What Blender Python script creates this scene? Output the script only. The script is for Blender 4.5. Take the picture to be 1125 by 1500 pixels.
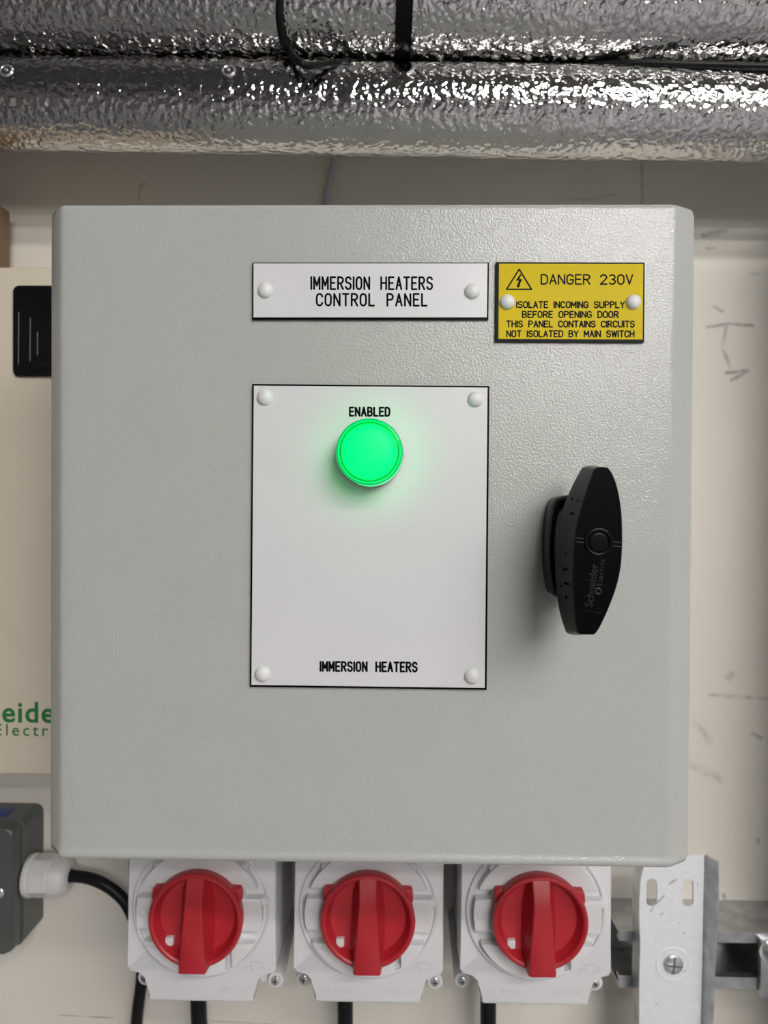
import bpy, bmesh, math, random
from mathutils import Vector, Matrix
random.seed(7)
for o in list(bpy.data.objects): bpy.data.objects.remove(o)
SC = bpy.context.scene
COL = SC.collection
R = math.radians

# ------------------------------------------------------------------ camera
CAMP = Vector((0.01354, -0.53132, 0.01398))
CROT = (R(89.4205), R(-0.3577), R(1.0243))
cam_d = bpy.data.cameras.new('camera'); cam = bpy.data.objects.new('camera', cam_d)
COL.objects.link(cam); SC.camera = cam
cam.location = CAMP; cam.rotation_euler = CROT
cam_d.sensor_fit = 'VERTICAL'; cam_d.sensor_height = 36.0; cam_d.sensor_width = 27.0
cam_d.lens = 1040 / 1500 * 36.0
cam_d.clip_start = 0.005
cam_d.dof.use_dof = True; cam_d.dof.focus_distance = 0.325
cam_d.dof.aperture_fstop = cam_d.lens / 2.2
CM = cam.rotation_euler.to_matrix()

def at(px, py, Y):
    """point of the plane y=Y met by the ray of a photograph position"""
    d = CM @ Vector(((px - 562.5) / 1040, (750 - py) / 1040, -1))
    t = (Y - CAMP.y) / d.y
    return CAMP + d * t

# ------------------------------------------------------------------ view, world, lights
vs = SC.view_settings
vs.view_transform = 'Standard'; vs.look = 'None'; vs.gamma = 1.0; vs.exposure = 0.0
vs.use_curve_mapping = False
W = bpy.data.worlds.new('world'); SC.world = W; W.use_nodes = True
W.node_tree.nodes['Background'].inputs[0].default_value = (0.6, 0.65, 0.75, 1)
W.node_tree.nodes['Background'].inputs[1].default_value = 0.3
ROOM = dict(x0=-1.5, x1=2.6, y0=-7.0, z0=-1.30, z1=1.10)
BATTEN_GLOW = 42.0       # ceiling batten lamps
LAMP_GREEN = 9.0

# ------------------------------------------------------------------ materials
MATS = {}
def mat(name, col, rough=0.5, metal=0.0, bump=None, spec=0.5, coat=0.0, emit=None, es=1.0, var=None):
    if name in MATS: return MATS[name]
    m = bpy.data.materials.new(name); m.use_nodes = True
    nt = m.node_tree; b = nt.nodes['Principled BSDF']
    b.inputs['Base Color'].default_value = (*col, 1)
    b.inputs['Roughness'].default_value = rough
    b.inputs['Metallic'].default_value = metal
    b.inputs['Specular IOR Level'].default_value = spec
    b.inputs['Coat Weight'].default_value = coat
    if emit:
        b.inputs['Emission Color'].default_value = (*emit, 1); b.inputs['Emission Strength'].default_value = es
    tc = nt.nodes.new('ShaderNodeTexCoord')
    if var:                                  # var = (scale, amount): slight tone variation
        n = nt.nodes.new('ShaderNodeTexNoise'); n.inputs['Scale'].default_value = var[0]; n.inputs['Detail'].default_value = 4
        nt.links.new(tc.outputs['Object'], n.inputs['Vector'])
        r = nt.nodes.new('ShaderNodeMapRange')
        r.inputs[1].default_value = 0.3; r.inputs[2].default_value = 0.7
        r.inputs[3].default_value = 1 - var[1]; r.inputs[4].default_value = 1 + var[1]
        nt.links.new(n.outputs['Fac'], r.inputs[0])
        v = nt.nodes.new('ShaderNodeVectorMath'); v.operation = 'SCALE'
        v.inputs[0].default_value = col
        nt.links.new(r.outputs[0], v.inputs['Scale']); nt.links.new(v.outputs[0], b.inputs['Base Color'])
    if bump:                                 # list of (scale, strength, distance, stretch)
        last = None
        for (s, st, dist, stretch, det) in bump:
            mp = nt.nodes.new('ShaderNodeMapping'); mp.inputs['Scale'].default_value = stretch
            nt.links.new(tc.outputs['Object'], mp.inputs['Vector'])
            n = nt.nodes.new('ShaderNodeTexNoise'); n.inputs['Scale'].default_value = s
            n.inputs['Detail'].default_value = det
            nt.links.new(mp.outputs[0], n.inputs['Vector'])
            bp = nt.nodes.new('ShaderNodeBump'); bp.inputs['Strength'].default_value = st
            bp.inputs['Distance'].default_value = dist
            nt.links.new(n.outputs['Fac'], bp.inputs['Height'])
            if last: nt.links.new(last.outputs[0], bp.inputs['Normal'])
            last = bp
        nt.links.new(last.outputs[0], b.inputs['Normal'])
    MATS[name] = m
    return m

def seg_group():
    g = bpy.data.node_groups.new('line_mark', 'ShaderNodeTree')
    for nm, ty in (('P', 'NodeSocketVector'), ('A', 'NodeSocketVector'), ('B', 'NodeSocketVector'), ('Width', 'NodeSocketFloat')):
        g.interface.new_socket(nm, in_out='INPUT', socket_type=ty)
    g.interface.new_socket('Mask', in_out='OUTPUT', socket_type='NodeSocketFloat')
    i = g.nodes.new('NodeGroupInput'); o = g.nodes.new('NodeGroupOutput')
    def vm(op, a, b=None):
        n = g.nodes.new('ShaderNodeVectorMath'); n.operation = op
        g.links.new(a, n.inputs[0])
        if b is not None: g.links.new(b, n.inputs[1])
        return n
    pa = vm('SUBTRACT', i.outputs[0], i.outputs[1]); ba = vm('SUBTRACT', i.outputs[2], i.outputs[1])
    d1 = vm('DOT_PRODUCT', pa.outputs[0], ba.outputs[0]); d2 = vm('DOT_PRODUCT', ba.outputs[0], ba.outputs[0])
    q = g.nodes.new('ShaderNodeMath'); q.operation = 'DIVIDE'; q.use_clamp = True
    g.links.new(d1.outputs['Value'], q.inputs[0]); g.links.new(d2.outputs['Value'], q.inputs[1])
    sc = g.nodes.new('ShaderNodeVectorMath'); sc.operation = 'SCALE'
    g.links.new(ba.outputs[0], sc.inputs[0]); g.links.new(q.outputs[0], sc.inputs['Scale'])
    df = vm('SUBTRACT', pa.outputs[0], sc.outputs[0]); ln = vm('LENGTH', df.outputs[0])
    mr = g.nodes.new('ShaderNodeMapRange'); mr.interpolation_type = 'SMOOTHSTEP'
    g.links.new(ln.outputs['Value'], mr.inputs[0]); g.links.new(i.outputs[3], mr.inputs[2])
    mr.inputs[1].default_value = 0; mr.inputs[3].default_value = 1; mr.inputs[4].default_value = 0
    g.links.new(mr.outputs[0], o.inputs[0])
    return g
SEG = seg_group()
def add_marks(m, marks, colour, noise_scale=500):
    """dirt marks of their own shape on a material: marks = [(A, B, width, opacity)] in world metres"""
    nt = m.node_tree; b = nt.nodes['Principled BSDF']
    tc = nt.nodes.new('ShaderNodeTexCoord')
    total = None
    for A, B, w, op in marks:
        n = nt.nodes.new('ShaderNodeGroup'); n.node_tree = SEG
        nt.links.new(tc.outputs['Object'], n.inputs[0])
        n.inputs[1].default_value = A; n.inputs[2].default_value = B; n.inputs[3].default_value = w * 1.25
        mu = nt.nodes.new('ShaderNodeMath'); mu.operation = 'MULTIPLY'; mu.inputs[1].default_value = op * .8
        nt.links.new(n.outputs[0], mu.inputs[0])
        if total is None: total = mu
        else:
            mx = nt.nodes.new('ShaderNodeMath'); mx.operation = 'MAXIMUM'
            nt.links.new(total.outputs[0], mx.inputs[0]); nt.links.new(mu.outputs[0], mx.inputs[1]); total = mx
    ns = nt.nodes.new('ShaderNodeTexNoise'); ns.inputs['Scale'].default_value = noise_scale
    nt.links.new(tc.outputs['Object'], ns.inputs['Vector'])
    r = nt.nodes.new('ShaderNodeMapRange'); r.inputs[1].default_value = 0.25; r.inputs[2].default_value = 0.6
    nt.links.new(ns.outputs['Fac'], r.inputs[0])
    f = nt.nodes.new('ShaderNodeMath'); f.operation = 'MULTIPLY'
    nt.links.new(total.outputs[0], f.inputs[0]); nt.links.new(r.outputs[0], f.inputs[1])
    mix = nt.nodes.new('ShaderNodeMix'); mix.data_type = 'RGBA'
    src = b.inputs['Base Color']
    if src.is_linked: nt.links.new(src.links[0].from_socket, mix.inputs[6])
    else: mix.inputs[6].default_value = src.default_value
    mix.inputs[7].default_value = (*colour, 1)
    nt.links.new(f.outputs[0], mix.inputs[0]); nt.links.new(mix.outputs[2], b.inputs['Base Color'])

I3 = (1, 1, 1)
M_wall = mat('painted_wall', (0.74, 0.70, 0.63), 0.55, bump=[(60, .15, .002, I3, 3)], var=(6, .03))
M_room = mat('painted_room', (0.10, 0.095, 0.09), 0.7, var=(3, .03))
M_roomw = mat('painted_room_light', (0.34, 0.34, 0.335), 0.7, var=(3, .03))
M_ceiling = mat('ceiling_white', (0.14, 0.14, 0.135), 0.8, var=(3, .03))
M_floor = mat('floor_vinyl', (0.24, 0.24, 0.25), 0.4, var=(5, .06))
M_panel = mat('powder_coat_grey', (0.49, 0.495, 0.475), 0.13, spec=0.5,
              bump=[(1250, .85, .00022, I3, .8)], var=(30, .015))
M_white = mat('white_plate', (0.74, 0.735, 0.75), 0.32, var=(12, .015))
M_black = mat('black_plate_core', (0.004, 0.004, 0.005), 0.25, spec=.05, var=(40, .1))
M_ink = mat('engraved_black', (0.005, 0.005, 0.006), 0.3, spec=.03, var=(40, .1))
M_yellow = mat('yellow_plate', (0.69, 0.53, 0.004), 0.22, spec=.05, var=(20, .02))
M_rivet = mat('white_nylon', (0.82, 0.81, 0.81), 0.25, var=(100, .02))
M_handle = mat('black_plastic', (0.003, 0.003, 0.0035), 0.28, spec=.045, bump=[(2500, .12, .0002, I3, 1)], var=(60, .1))
M_handle2 = mat('black_plastic_gloss', (0.004, 0.004, 0.0045), 0.22, spec=.14, var=(60, .1))
M_swhite = mat('switch_white', (0.69, 0.69, 0.70), 0.42, var=(20, .015))
M_sgrey = mat('switch_embossed', (0.58, 0.58, 0.60), 0.45, var=(60, .03))
M_red = mat('red_plastic', (0.44, 0.018, 0.028), 0.42, bump=[(1800, .08, .0002, I3, 1)], var=(40, .04))
M_screw = mat('bright_screw', (0.75, 0.75, 0.75), 0.22, 0.8, var=(300, .1))
M_dark = mat('dark_recess', (0.02, 0.02, 0.02), 0.6, var=(60, .1))
M_cable = mat('black_cable', (0.009, 0.009, 0.010), 0.4, spec=.22, var=(60, .1))
M_gcable = mat('grey_cable', (0.42, 0.42, 0.46), 0.45, var=(60, .04))
M_foil = mat('hammered_foil', (0.68, 0.675, 0.665), 0.08, 1.0,
             bump=[(270, 1.0, .0014, (1, 1, 1), .8)], var=(40, .05))
M_galv = mat('galvanised_steel', (0.90, 0.91, 0.94), 0.42, 0.35, bump=[(300, .05, .0003, (.25, 1, 1.6), 3)], var=(160, .03))
M_galvd = mat('galvanised_strut_shaded_flange', (0.52, 0.53, 0.54), 0.36, .92, bump=[(300, .15, .0004, I3, 3)], var=(90, .2))  # strut steel; on the bracket flanges its darker tone stands in for shade
M_jbox = mat('grey_hammer_paint', (0.085, 0.095, 0.09), 0.33, var=(60, .05))
M_gland = mat('gland_nylon', (0.72, 0.71, 0.70), 0.4, var=(60, .02))
M_blue = mat('blue_sticker', (0.02, 0.055, 0.22), 0.4, var=(60, .05))
M_cream = mat('cream_cover', (0.70, 0.62, 0.50), 0.5, var=(10, .015))
M_blackw = mat('smoked_window', (0.006, 0.006, 0.007), 0.2, var=(40, .1))
M_green = mat('green_print', (0.02, 0.19, 0.05), 0.5, var=(60, .04))
M_card = mat('cardboard', (0.23, 0.145, 0.085), 0.75, bump=[(200, .1, .0005, (1, 1, 6), 2)], var=(30, .06))
M_tube = mat('lamp_diffuser', (0.9, 0.9, 0.9), 0.4, emit=(1.0, 0.975, 0.945), es=BATTEN_GLOW)
M_lens = mat('lit_green_lens', (0.0, 0.35, 0.1), 0.5, spec=.2, emit=(0.0, 1.0, 0.024), es=LAMP_GREEN)
M_rim = mat('green_lens_rim', (0.0, 0.42, 0.13), 0.12, coat=0.6, emit=(0.0, 0.8, 0.2), es=0.42)
M_glow = mat('glowing_green', (0.0, 0.42, 0.13), 0.3, emit=(0.01, 1.0, 0.2), es=2.2)
M_groove = mat('green_groove', (0.0, 0.2, 0.06), 0.3, emit=(0.0, 0.9, 0.2), es=0.10)
M_bezel = mat('bezel_metal', (0.35, 0.40, 0.38), 0.22, 1.0, var=(60, .04))

# ------------------------------------------------------------------ object helpers
def put(o, parent=None, label=None, cat=None, group=None, kind=None):
    COL.objects.link(o)
    if parent is not None:
        o.parent = parent
        o.matrix_parent_inverse = Matrix.Translation(-parent.location) if parent.type == 'EMPTY' or parent.location.length else Matrix()
    for k, v in (('label', label), ('category', cat), ('group', group), ('kind', kind)):
        if v: o[k] = v
    return o
def thing(name, label, cat, loc=(0, 0, 0), group=None):
    o = bpy.data.objects.new(name, None); o.empty_display_size = .02; o.location = loc
    return put(o, None, label, cat, group)

class MB:
    def __init__(s): s.bm = bmesh.new()
    def box(s, lo, hi, bevel=0, seg=2):
        lo = Vector(lo); hi = Vector(hi)
        t = bmesh.new(); bmesh.ops.create_cube(t, size=1)
        for v in t.verts: v.co = Vector([(lo[i] + hi[i]) / 2 + v.co[i] * (hi[i] - lo[i]) for i in range(3)])
        if bevel: bmesh.ops.bevel(t, geom=t.edges[:], offset=bevel, segments=seg, affect='EDGES', profile=.5)
        return s.merge(t)
    def merge(s, t):
        me = bpy.data.meshes.new('t'); t.to_mesh(me); t.free(); s.bm.from_mesh(me); bpy.data.meshes.remove(me); return s
    def loops(s, loops, cap0=True, cap1=True, closed=True):
        rows = [[s.bm.verts.new(p) for p in L] for L in loops]; n = len(rows[0])
        for a, b in zip(rows, rows[1:]):
            for i in range(n if closed else n - 1):
                j = (i + 1) % n
                try: s.bm.faces.new((a[i], a[j], b[j], b[i]))
                except ValueError: pass
        if cap0 and closed: s.bm.faces.new(rows[0][::-1])
        if cap1 and closed: s.bm.faces.new(rows[-1])
        return s
    def prism(s, outline, y0, y1, bevel=0, seg=2):
        """outline of (x, z) pushed from y0 (back) to y1 (front); bevel rounds the front edge"""
        t = bmesh.new()
        a = [t.verts.new((x, y0, z)) for x, z in outline]; b = [t.verts.new((x, y1, z)) for x, z in outline]
        n = len(a)
        for i in range(n): t.faces.new((a[i], a[(i + 1) % n], b[(i + 1) % n], b[i]))
        t.faces.new(a[::-1]); f = t.faces.new(b)
        if bevel: bmesh.ops.bevel(t, geom=list(f.edges), offset=bevel, segments=seg, affect='EDGES', profile=.5)
        return s.merge(t)
    def lathe(s, c, prof, seg=40, axis='y'):
        """prof = [(radius, forward)], forward grows towards the camera (-y) or along +x"""
        L = []
        for r, h in prof:
            ring = []
            for k in range(seg):
                a = 2 * math.pi * k / seg
                if axis == 'y': ring.append((c[0] + r * math.cos(a), c[1] - h, c[2] + r * math.sin(a)))
                else: ring.append((c[0] + h, c[1] + r * math.cos(a), c[2] + r * math.sin(a)))
            L.append(ring)
        return s.loops(L)
    def tube(s, pts, r, seg=14, sub=8, cap=True):
        P = [Vector(p) for p in pts]
        if len(P) > 2 and sub > 1:
            Q = []
            E = [P[0] * 2 - P[1]] + P + [P[-1] * 2 - P[-2]]
            for i in range(1, len(E) - 2):
                p0, p1, p2, p3 = E[i - 1:i + 3]
                for k in range(sub):
                    t = k / sub
                    Q.append(.5 * ((2 * p1) + (p2 - p0) * t + (2 * p0 - 5 * p1 + 4 * p2 - p3) * t * t + (3 * p1 - p0 - 3 * p2 + p3) * t ** 3))
            Q.append(P[-1]); P = Q
        L = []; up = None
        for i, p in enumerate(P):
            d = (P[min(i + 1, len(P) - 1)] - P[max(i - 1, 0)]).normalized()
            if up is None: up = d.orthogonal().normalized()
            up = (up - d * up.dot(d)).normalized(); w = d.cross(up)
            L.append([p + (up * math.cos(2 * math.pi * k / seg) + w * math.sin(2 * math.pi * k / seg)) * r for k in range(seg)])
        return s.loops(L, cap, cap)
    def ribbon(s, strokes, r, th=0.00006, axis=None):
        """flat rounded strokes lying in a plane: strokes = lists of 3-D points; faces -y"""
        for st in strokes:
            for a, b in zip(st, st[1:]):
                a = Vector(a); b = Vector(b); d = (b - a)
                if d.length < 1e-7: continue
                d.normalize(); n = Vector((-d.z, 0, d.x)) * r
                q = []
                for k in range(7):
                    t = math.pi * (-.5 + k / 6); q.append(b + d * r * math.cos(t) + n * math.sin(t))
                for k in range(7):
                    t = math.pi * (.5 + k / 6); q.append(a + d * r * math.cos(t) + n * math.sin(t))
                s.loops([q, [p + Vector((0, -th, 0)) for p in q]], False, True)
                th += 2e-7
        return s
    def build(s, name, m, parent=None, label=None, cat=None, group=None, kind=None, smooth=38):
        bm = s.bm
        bmesh.ops.remove_doubles(bm, verts=bm.verts, dist=1e-7)
        bmesh.ops.recalc_face_normals(bm, faces=bm.faces)
        for f in bm.faces: f.smooth = True
        for e in bm.edges:
            if len(e.link_faces) == 2 and e.calc_face_angle(0) > R(smooth): e.smooth = False
        me = bpy.data.meshes.new(name); bm.to_mesh(me); bm.free()
        me.materials.append(m)
        return put(bpy.data.objects.new(name, me), parent, label, cat, group, kind)

def rrect(x0, z0, x1, z1, r, n=5):
    out = []
    for cx, cz, a0 in ((x1 - r, z1 - r, 0), (x0 + r, z1 - r, 90), (x0 + r, z0 + r, 180), (x1 - r, z0 + r, 270)):
        for k in range(n + 1):
            a = R(a0 + 90 * k / n); out.append((cx + r * math.cos(a), cz + r * math.sin(a)))
    return out
def clip(poly, nx, nz, d):
    """keep the part of a polygon where nx*x+nz*z <= d"""
    out = []
    for i, p in enumerate(poly):
        q = poly[(i + 1) % len(poly)]
        a = nx * p[0] + nz * p[1] - d; b = nx * q[0] + nz * q[1] - d
        if a <= 0: out.append(p)
        if a * b < 0: t = a / (a - b); out.append((p[0] + (q[0] - p[0]) * t, p[1] + (q[1] - p[1]) * t))
    return out
def catmull2(P, sub=6):
    n = len(P); Q = []
    for i in range(n):
        p0, p1, p2, p3 = [Vector(P[(i + k - 1) % n]) for k in range(4)]
        for k in range(sub):
            t = k / sub
            Q.append(.5 * ((2 * p1) + (p2 - p0) * t + (2 * p0 - 5 * p1 + 4 * p2 - p3) * t * t + (3 * p1 - p0 - 3 * p2 + p3) * t ** 3))
    return Q

# stroke lettering ----------------------------------------------------------
def arc(cx, cy, rx, ry, a0, a1, n=10):
    return [(cx + rx * math.cos(R(a0 + (a1 - a0) * k / n)), cy + ry * math.sin(R(a0 + (a1 - a0) * k / n))) for k in range(n + 1)]
def round_o(w, rc=.3):
    r = w / 2
    return arc(r, 1 - rc, r, rc, 0, 180) + arc(r, rc, r, rc, 180, 360) + [(w, 1 - rc)]
def glyphs(w):
    r = w / 2
    S = arc(r, .75, r, .25, 20, 90, 5) + arc(r, .76, r, .24, 90, 270, 8)[1:] + arc(r, .26, r, .26, 90, -90, 8)[1:] + arc(r, .25, r, .25, -90, -165, 5)[1:]
    P = [[(0, 0), (0, 1), (w * .5, 1)] + arc(w * .5, .75, w * .5, .25, 90, -90, 8) + [(0, .5)]]
    G = {
        'A': [[(0, 0), (w * .5, 1), (w, 0)], [(w * .18, .33), (w * .82, .33)]],
        'B': [[(0, 0), (0, 1), (w * .5, 1)] + arc(w * .5, .76, w * .45, .24, 90, -90, 8) + [(0, .52)], [(w * .5, .52)] + arc(w * .5, .26, w * .5, .26, 90, -90, 8) + [(0, 0)]],
        'C': [arc(r, .7, r, .3, 15, 180) + arc(r, .3, r, .3, 180, 345)],
        'D': [[(0, 0), (0, 1), (w * .45, 1)] + arc(w * .45, .65, w * .55, .35, 90, 0, 6) + arc(w * .45, .35, w * .55, .35, 0, -90, 6) + [(0, 0)]],
        'E': [[(w * .9, 1), (0, 1), (0, 0), (w * .9, 0)], [(0, .52), (w * .75, .52)]],
        'F': [[(w * .9, 1), (0, 1), (0, 0)], [(0, .52), (w * .75, .52)]],
        'G': [arc(r, .7, r, .3, 20, 180) + arc(r, .3, r, .3, 180, 360) + [(w, .45), (w * .55, .45)]],
        'H': [[(0, 0), (0, 1)], [(w, 0), (w, 1)], [(0, .52), (w, .52)]],
        'I': [[(0, 0), (0, 1)]],
        'L': [[(0, 1), (0, 0), (w * .85, 0)]],
        'M': [[(0, 0), (0, 1), (w * .55, .3), (w * 1.1, 1), (w * 1.1, 0)]],
        'N': [[(0, 0), (0, 1), (w, 0), (w, 1)]],
        'O': [round_o(w)],
        '0': [round_o(w)],
        'P': P,
        'R': P + [[(w * .45, .5), (w, 0)]],
        'S': [S],
        'T': [[(0, 1), (w, 1)], [(r, 1), (r, 0)]],
        'U': [[(0, 1), (0, .3)] + arc(r, .3, r, .3, 180, 360) + [(w, 1)]],
        'V': [[(0, 1), (r, 0), (w, 1)]],
        'W': [[(0, 1), (w * .32, 0), (w * .65, .9), (w * .98, 0), (w * 1.3, 1)]],
        'Y': [[(0, 1), (r, .48), (w, 1)], [(r, .48), (r, 0)]],
        '2': [arc(r, .72, r, .28, 165, 0, 8) + [(w * .95, .62), (0, 0), (w, 0)]],
        '3': [arc(r, .76, r * .9, .24, 150, -90, 9), arc(r, .26, r, .26, 90, -150, 9)],
        '6': [arc(r, .3, r, .3, 0, 360, 14), [(0, .3)] + arc(r, .62, r, .38, 180, 60, 7)],
    }
    return G
def text_strokes(txt, w=.6, gap=.24, space=.75):
    G = glyphs(w); x = 0; out = []
    for ch in txt:
        if ch == ' ': x += space - gap; continue
        g = G[ch]; mx = max(p[0] for s in g for p in s)
        out += [[(px + x, py) for px, py in s] for s in g]
        x += mx + gap
    return out, x - gap
def lettering(mb, txt, x0, y0, x1, y1, Y, rad, slope=0.0, **k):
    """strokes of one line of text whose box in the photo is x0..x1, y0 (top)..y1 (bottom) on plane Y"""
    S, wd = text_strokes(txt, **k)
    A = at(x0, y1, Y); B = at(x1, y1 + slope, Y); C = at(x0, y0, Y)
    ex = (B - A) / wd; ez = C - A
    mb.ribbon([[A + ex * p[0] + ez * p[1] for p in s] for s in S], rad)
def font_text(txt, size, m, name, parent, origin, ex, ez, extrude, bold=0.0, spacing=1.0, label=None):
    cu = bpy.data.curves.new('f', 'FONT'); cu.body = txt; cu.size = 1.0; cu.extrude = 0; cu.offset = bold; cu.space_character = spacing
    to = bpy.data.objects.new('f', cu); COL.objects.link(to)
    dg = bpy.context.evaluated_depsgraph_get(); dg.update()
    me = bpy.data.meshes.new_from_object(to.evaluated_get(dg))
    bpy.data.objects.remove(to)
    bm = bmesh.new(); bm.from_mesh(me); bpy.data.meshes.remove(me)
    ex = Vector(ex).normalized() * size; ez = Vector(ez).normalized() * size
    for v in bm.verts: v.co = Vector(origin) + ex * v.co.x + ez * v.co.y
    g = bmesh.ops.extrude_face_region(bm, geom=bm.faces[:])
    for v in g['geom']:
        if isinstance(v, bmesh.types.BMVert): v.co.y -= extrude
    mb = MB(); mb.bm.free(); mb.bm = bm
    return mb.build(name, m, parent, label)

# ------------------------------------------------------------------ the room
x0, x1, y0, z0, z1 = (ROOM[k] for k in ('x0', 'x1', 'y0', 'z0', 'z1'))
wall = MB().box((x0, 0, z0), (x1, .08, z1)).build('wall_back', M_wall, kind='structure')
def seg(pts, w, op, Y=0): 
    P = [at(a, b, Y) for a, b in pts]
    return [(P[i], P[i + 1], w, op) for i in range(len(P) - 1)]
marks = []
for pts, w, op in [([(1036, 479), (1068, 474), (1103, 477)], .0018, .75), ([(1064, 478), (1058, 508), (1069, 537)], .0022, .55),
                   ([(1064, 546), (1096, 543)], .002, .8), ([(1095, 543), (1072, 557)], .002, .7), ([(1046, 449), (1058, 456)], .002, .5),
                   ([(1040, 341), (1064, 338)], .0028, .7), ([(1030, 345), (1052, 344)], .0025, .6), ([(1036, 364), (1048, 363)], .002, .6),
                   ([(940, 240), (941, 300)], .0016, .6), ([(206, 272), (203, 292)], .0016, .45), ([(205, 271), (214, 268)], .0014, .45),
                   ([(832, 290), (860, 293), (900, 285)], .0015, .3), ([(1040, 1018), (1075, 1020), (1125, 1024)], .002, .45),
                   ([(1103, 1075), (1115, 1081)], .0022, .7), ([(1022, 1062), (1040, 1086)], .004, .3), ([(1016, 1122), (1056, 1142)], .004, .35),
                   ([(1068, 992), (1072, 988)], .004, .35), ([(88, 1487), (165, 1491)], .0006, .95), ([(310, 1496), (400, 1500)], .0006, .8),
                   ([(1102, 401), (1112, 402)], .002, .35), ([(1060, 1311), (1062, 1317)], .0018, .9), ([(1110, 1230), (1112, 1234)], .0022, .6)]:
    marks += seg(pts, w, op)
add_marks(M_wall, marks, (0.10, 0.095, 0.09), 140)
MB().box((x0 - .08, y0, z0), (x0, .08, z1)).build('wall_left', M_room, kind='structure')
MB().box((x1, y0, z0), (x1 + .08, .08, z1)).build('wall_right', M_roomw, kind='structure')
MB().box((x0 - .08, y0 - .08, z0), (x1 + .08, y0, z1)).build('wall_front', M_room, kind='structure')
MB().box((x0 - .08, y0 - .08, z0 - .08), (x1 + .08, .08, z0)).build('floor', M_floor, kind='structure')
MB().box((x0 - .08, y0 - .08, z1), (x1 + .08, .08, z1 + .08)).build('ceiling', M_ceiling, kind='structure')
def batten(loc, L, label, w=.09):
    t = thing('ceiling_light', label, 'light', loc, 'ceiling batten lights')
    x, y, z = loc
    MB().box((x - L / 2, y - w - .005, z - .04), (x + L / 2, y + w + .005, z), .004).build('lamp_housing', M_ceiling, t)
    MB().box((x - L / 2 + .02, y - w, z - .085), (x + L / 2 - .02, y + w, z - .041), .012).build('diffuser', M_tube, t)
batten((1.0, -1.60, z1), 1.5, 'long white ceiling batten light behind the viewer, nearest of the row', .045)
batten((1.0, -2.30, z1), 1.5, 'long white ceiling batten light behind the viewer, second of the row', .045)
batten((1.15, -3.50, z1), 1.5, 'long white ceiling batten light behind the viewer, third of the row')
batten((1.35, -4.80, z1), 1.5, 'long white ceiling batten light behind the viewer, fourth of the row')
batten((1.55, -6.20, z1), 1.5, 'long white ceiling batten light at the far end of the room')

# ------------------------------------------------------------------ control panel
YF = -.205                      # door front
panel = thing('control_panel', 'pale grey steel control panel with green lamp and black handle', 'electrical enclosure', (0, 0, 0))
HZ = .15225
MB().box((-.147, -.1835, -HZ + .003), (.147, 0, HZ - .003), .002).build('body', M_panel, panel)
def build_door():
    mb = MB()
    rt, rc = .0030, .0065
    cols = [('e', -1, -.186), ('e', -1, -.1975), ('e', -1, -.1988)]
    L = [(-.1492, -.1994), (-.1440, -.2034), (-.1430, -.2042), (-.1420, -.2047), (-.1405, -.20498)]
    Rr = [(.1375, -.20498), (.1388, -.2049), (.1398, -.2046), (.1410, -.2042), (.1488, -.2012), (.1496, -.2006)]
    mid = [(x / 10 * .134, YF) for x in range(-10, 11)]
    prof = [(-.15, -.186), (-.15, -.1980)] + L + mid + Rr + [(.15, -.1995), (.15, -.186)]
    zs = []
    for k in range(13):
        t = rc * (1 - math.cos(math.pi / 2 * k / 12)); zs.append(t)
    body = [HZ * 2 * k / 24 for k in range(1, 24)]
    tt = [('b', 0)] + [(None, t) for t in zs] + [(None, t) for t in body if rc < t < 2 * HZ - rc] + [(None, 2 * HZ - t) for t in zs[::-1]] + [('b', 2 * HZ)]
    loops = []
    for flag, t in tt:
        e = min(t, 2 * HZ - t)
        ins = rc - math.sqrt(max(0, rc * rc - (rc - e) ** 2)) if e < rc else 0
        dy = rt - math.sqrt(max(0, rt * rt - (rt - e) ** 2)) if e < rt else 0
        row = []
        for x, y in prof:
            s = 1 if x > 0 else -1
            xx = x if abs(x) < .15 - ins else s * (.15 - ins)
            lip = 0
            if t < HZ and y < -.2035:
                q = min(1, max(0, (.0060 - e) / .0032)); lip = .0008 * q * q * (3 - 2 * q)
            yy = min(y + dy - lip, -.186)
            if flag == 'b': yy = -.186
            row.append((xx, yy, -HZ + t))
        loops.append(row)
    mb.loops(loops, closed=False)
    return mb.build('door', M_panel, panel, smooth=60)
door = build_door()
MB().box((-.1465, -.187, -HZ + .003), (.1465, -.1835, HZ - .003)).build('door_seal', M_dark, panel)

def plate(name, label, c, face_m, inset, th):
    """c = photo corners TL TR BR BL of the black core; inset = left, top, right, bottom in photo px"""
    P = [at(a, b, YF - th) for a, b in c]
    mb = MB(); mb.prism([(p.x, p.z) for p in P][::-1], YF + .0003, YF - th)
    o = mb.build(name, M_black, panel, label)
    l, t, r, b = inset
    Q = [at(c[0][0] + l, c[0][1] + t, YF - th), at(c[1][0] - r, c[1][1] + t, YF - th), at(c[2][0] - r, c[2][1] - b, YF - th), at(c[3][0] + l, c[3][1] - b, YF - th)]
    m2 = MB(); m2.prism([(p.x, p.z) for p in Q][::-1], YF - th - .00001, YF - th - .00025)
    m2.build('plate_face', face_m, o)
    return o, YF - th - .00025
def rivet(parent, px, py, Y, r=.0036):
    p = at(px, py, Y - .0012)
    prof = [(r, -.0001), (r, .0003)] + [(r * math.cos(R(a)), .0003 + .0022 * math.sin(R(a))) for a in (15, 30, 45, 60, 75, 86)]
    MB().lathe((p.x, Y, p.z), prof, 28).build('rivet', M_rivet, parent, 'white domed plastic rivet')
np_, Yn = plate('name_plate', 'white engraved title plate with black edge', [(369.5, 384.5), (716.5, 384.5), (715.5, 468), (369.5, 468)], M_white, (2, 1.5, 2.5, 3), .0015)
mb = MB()
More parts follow.
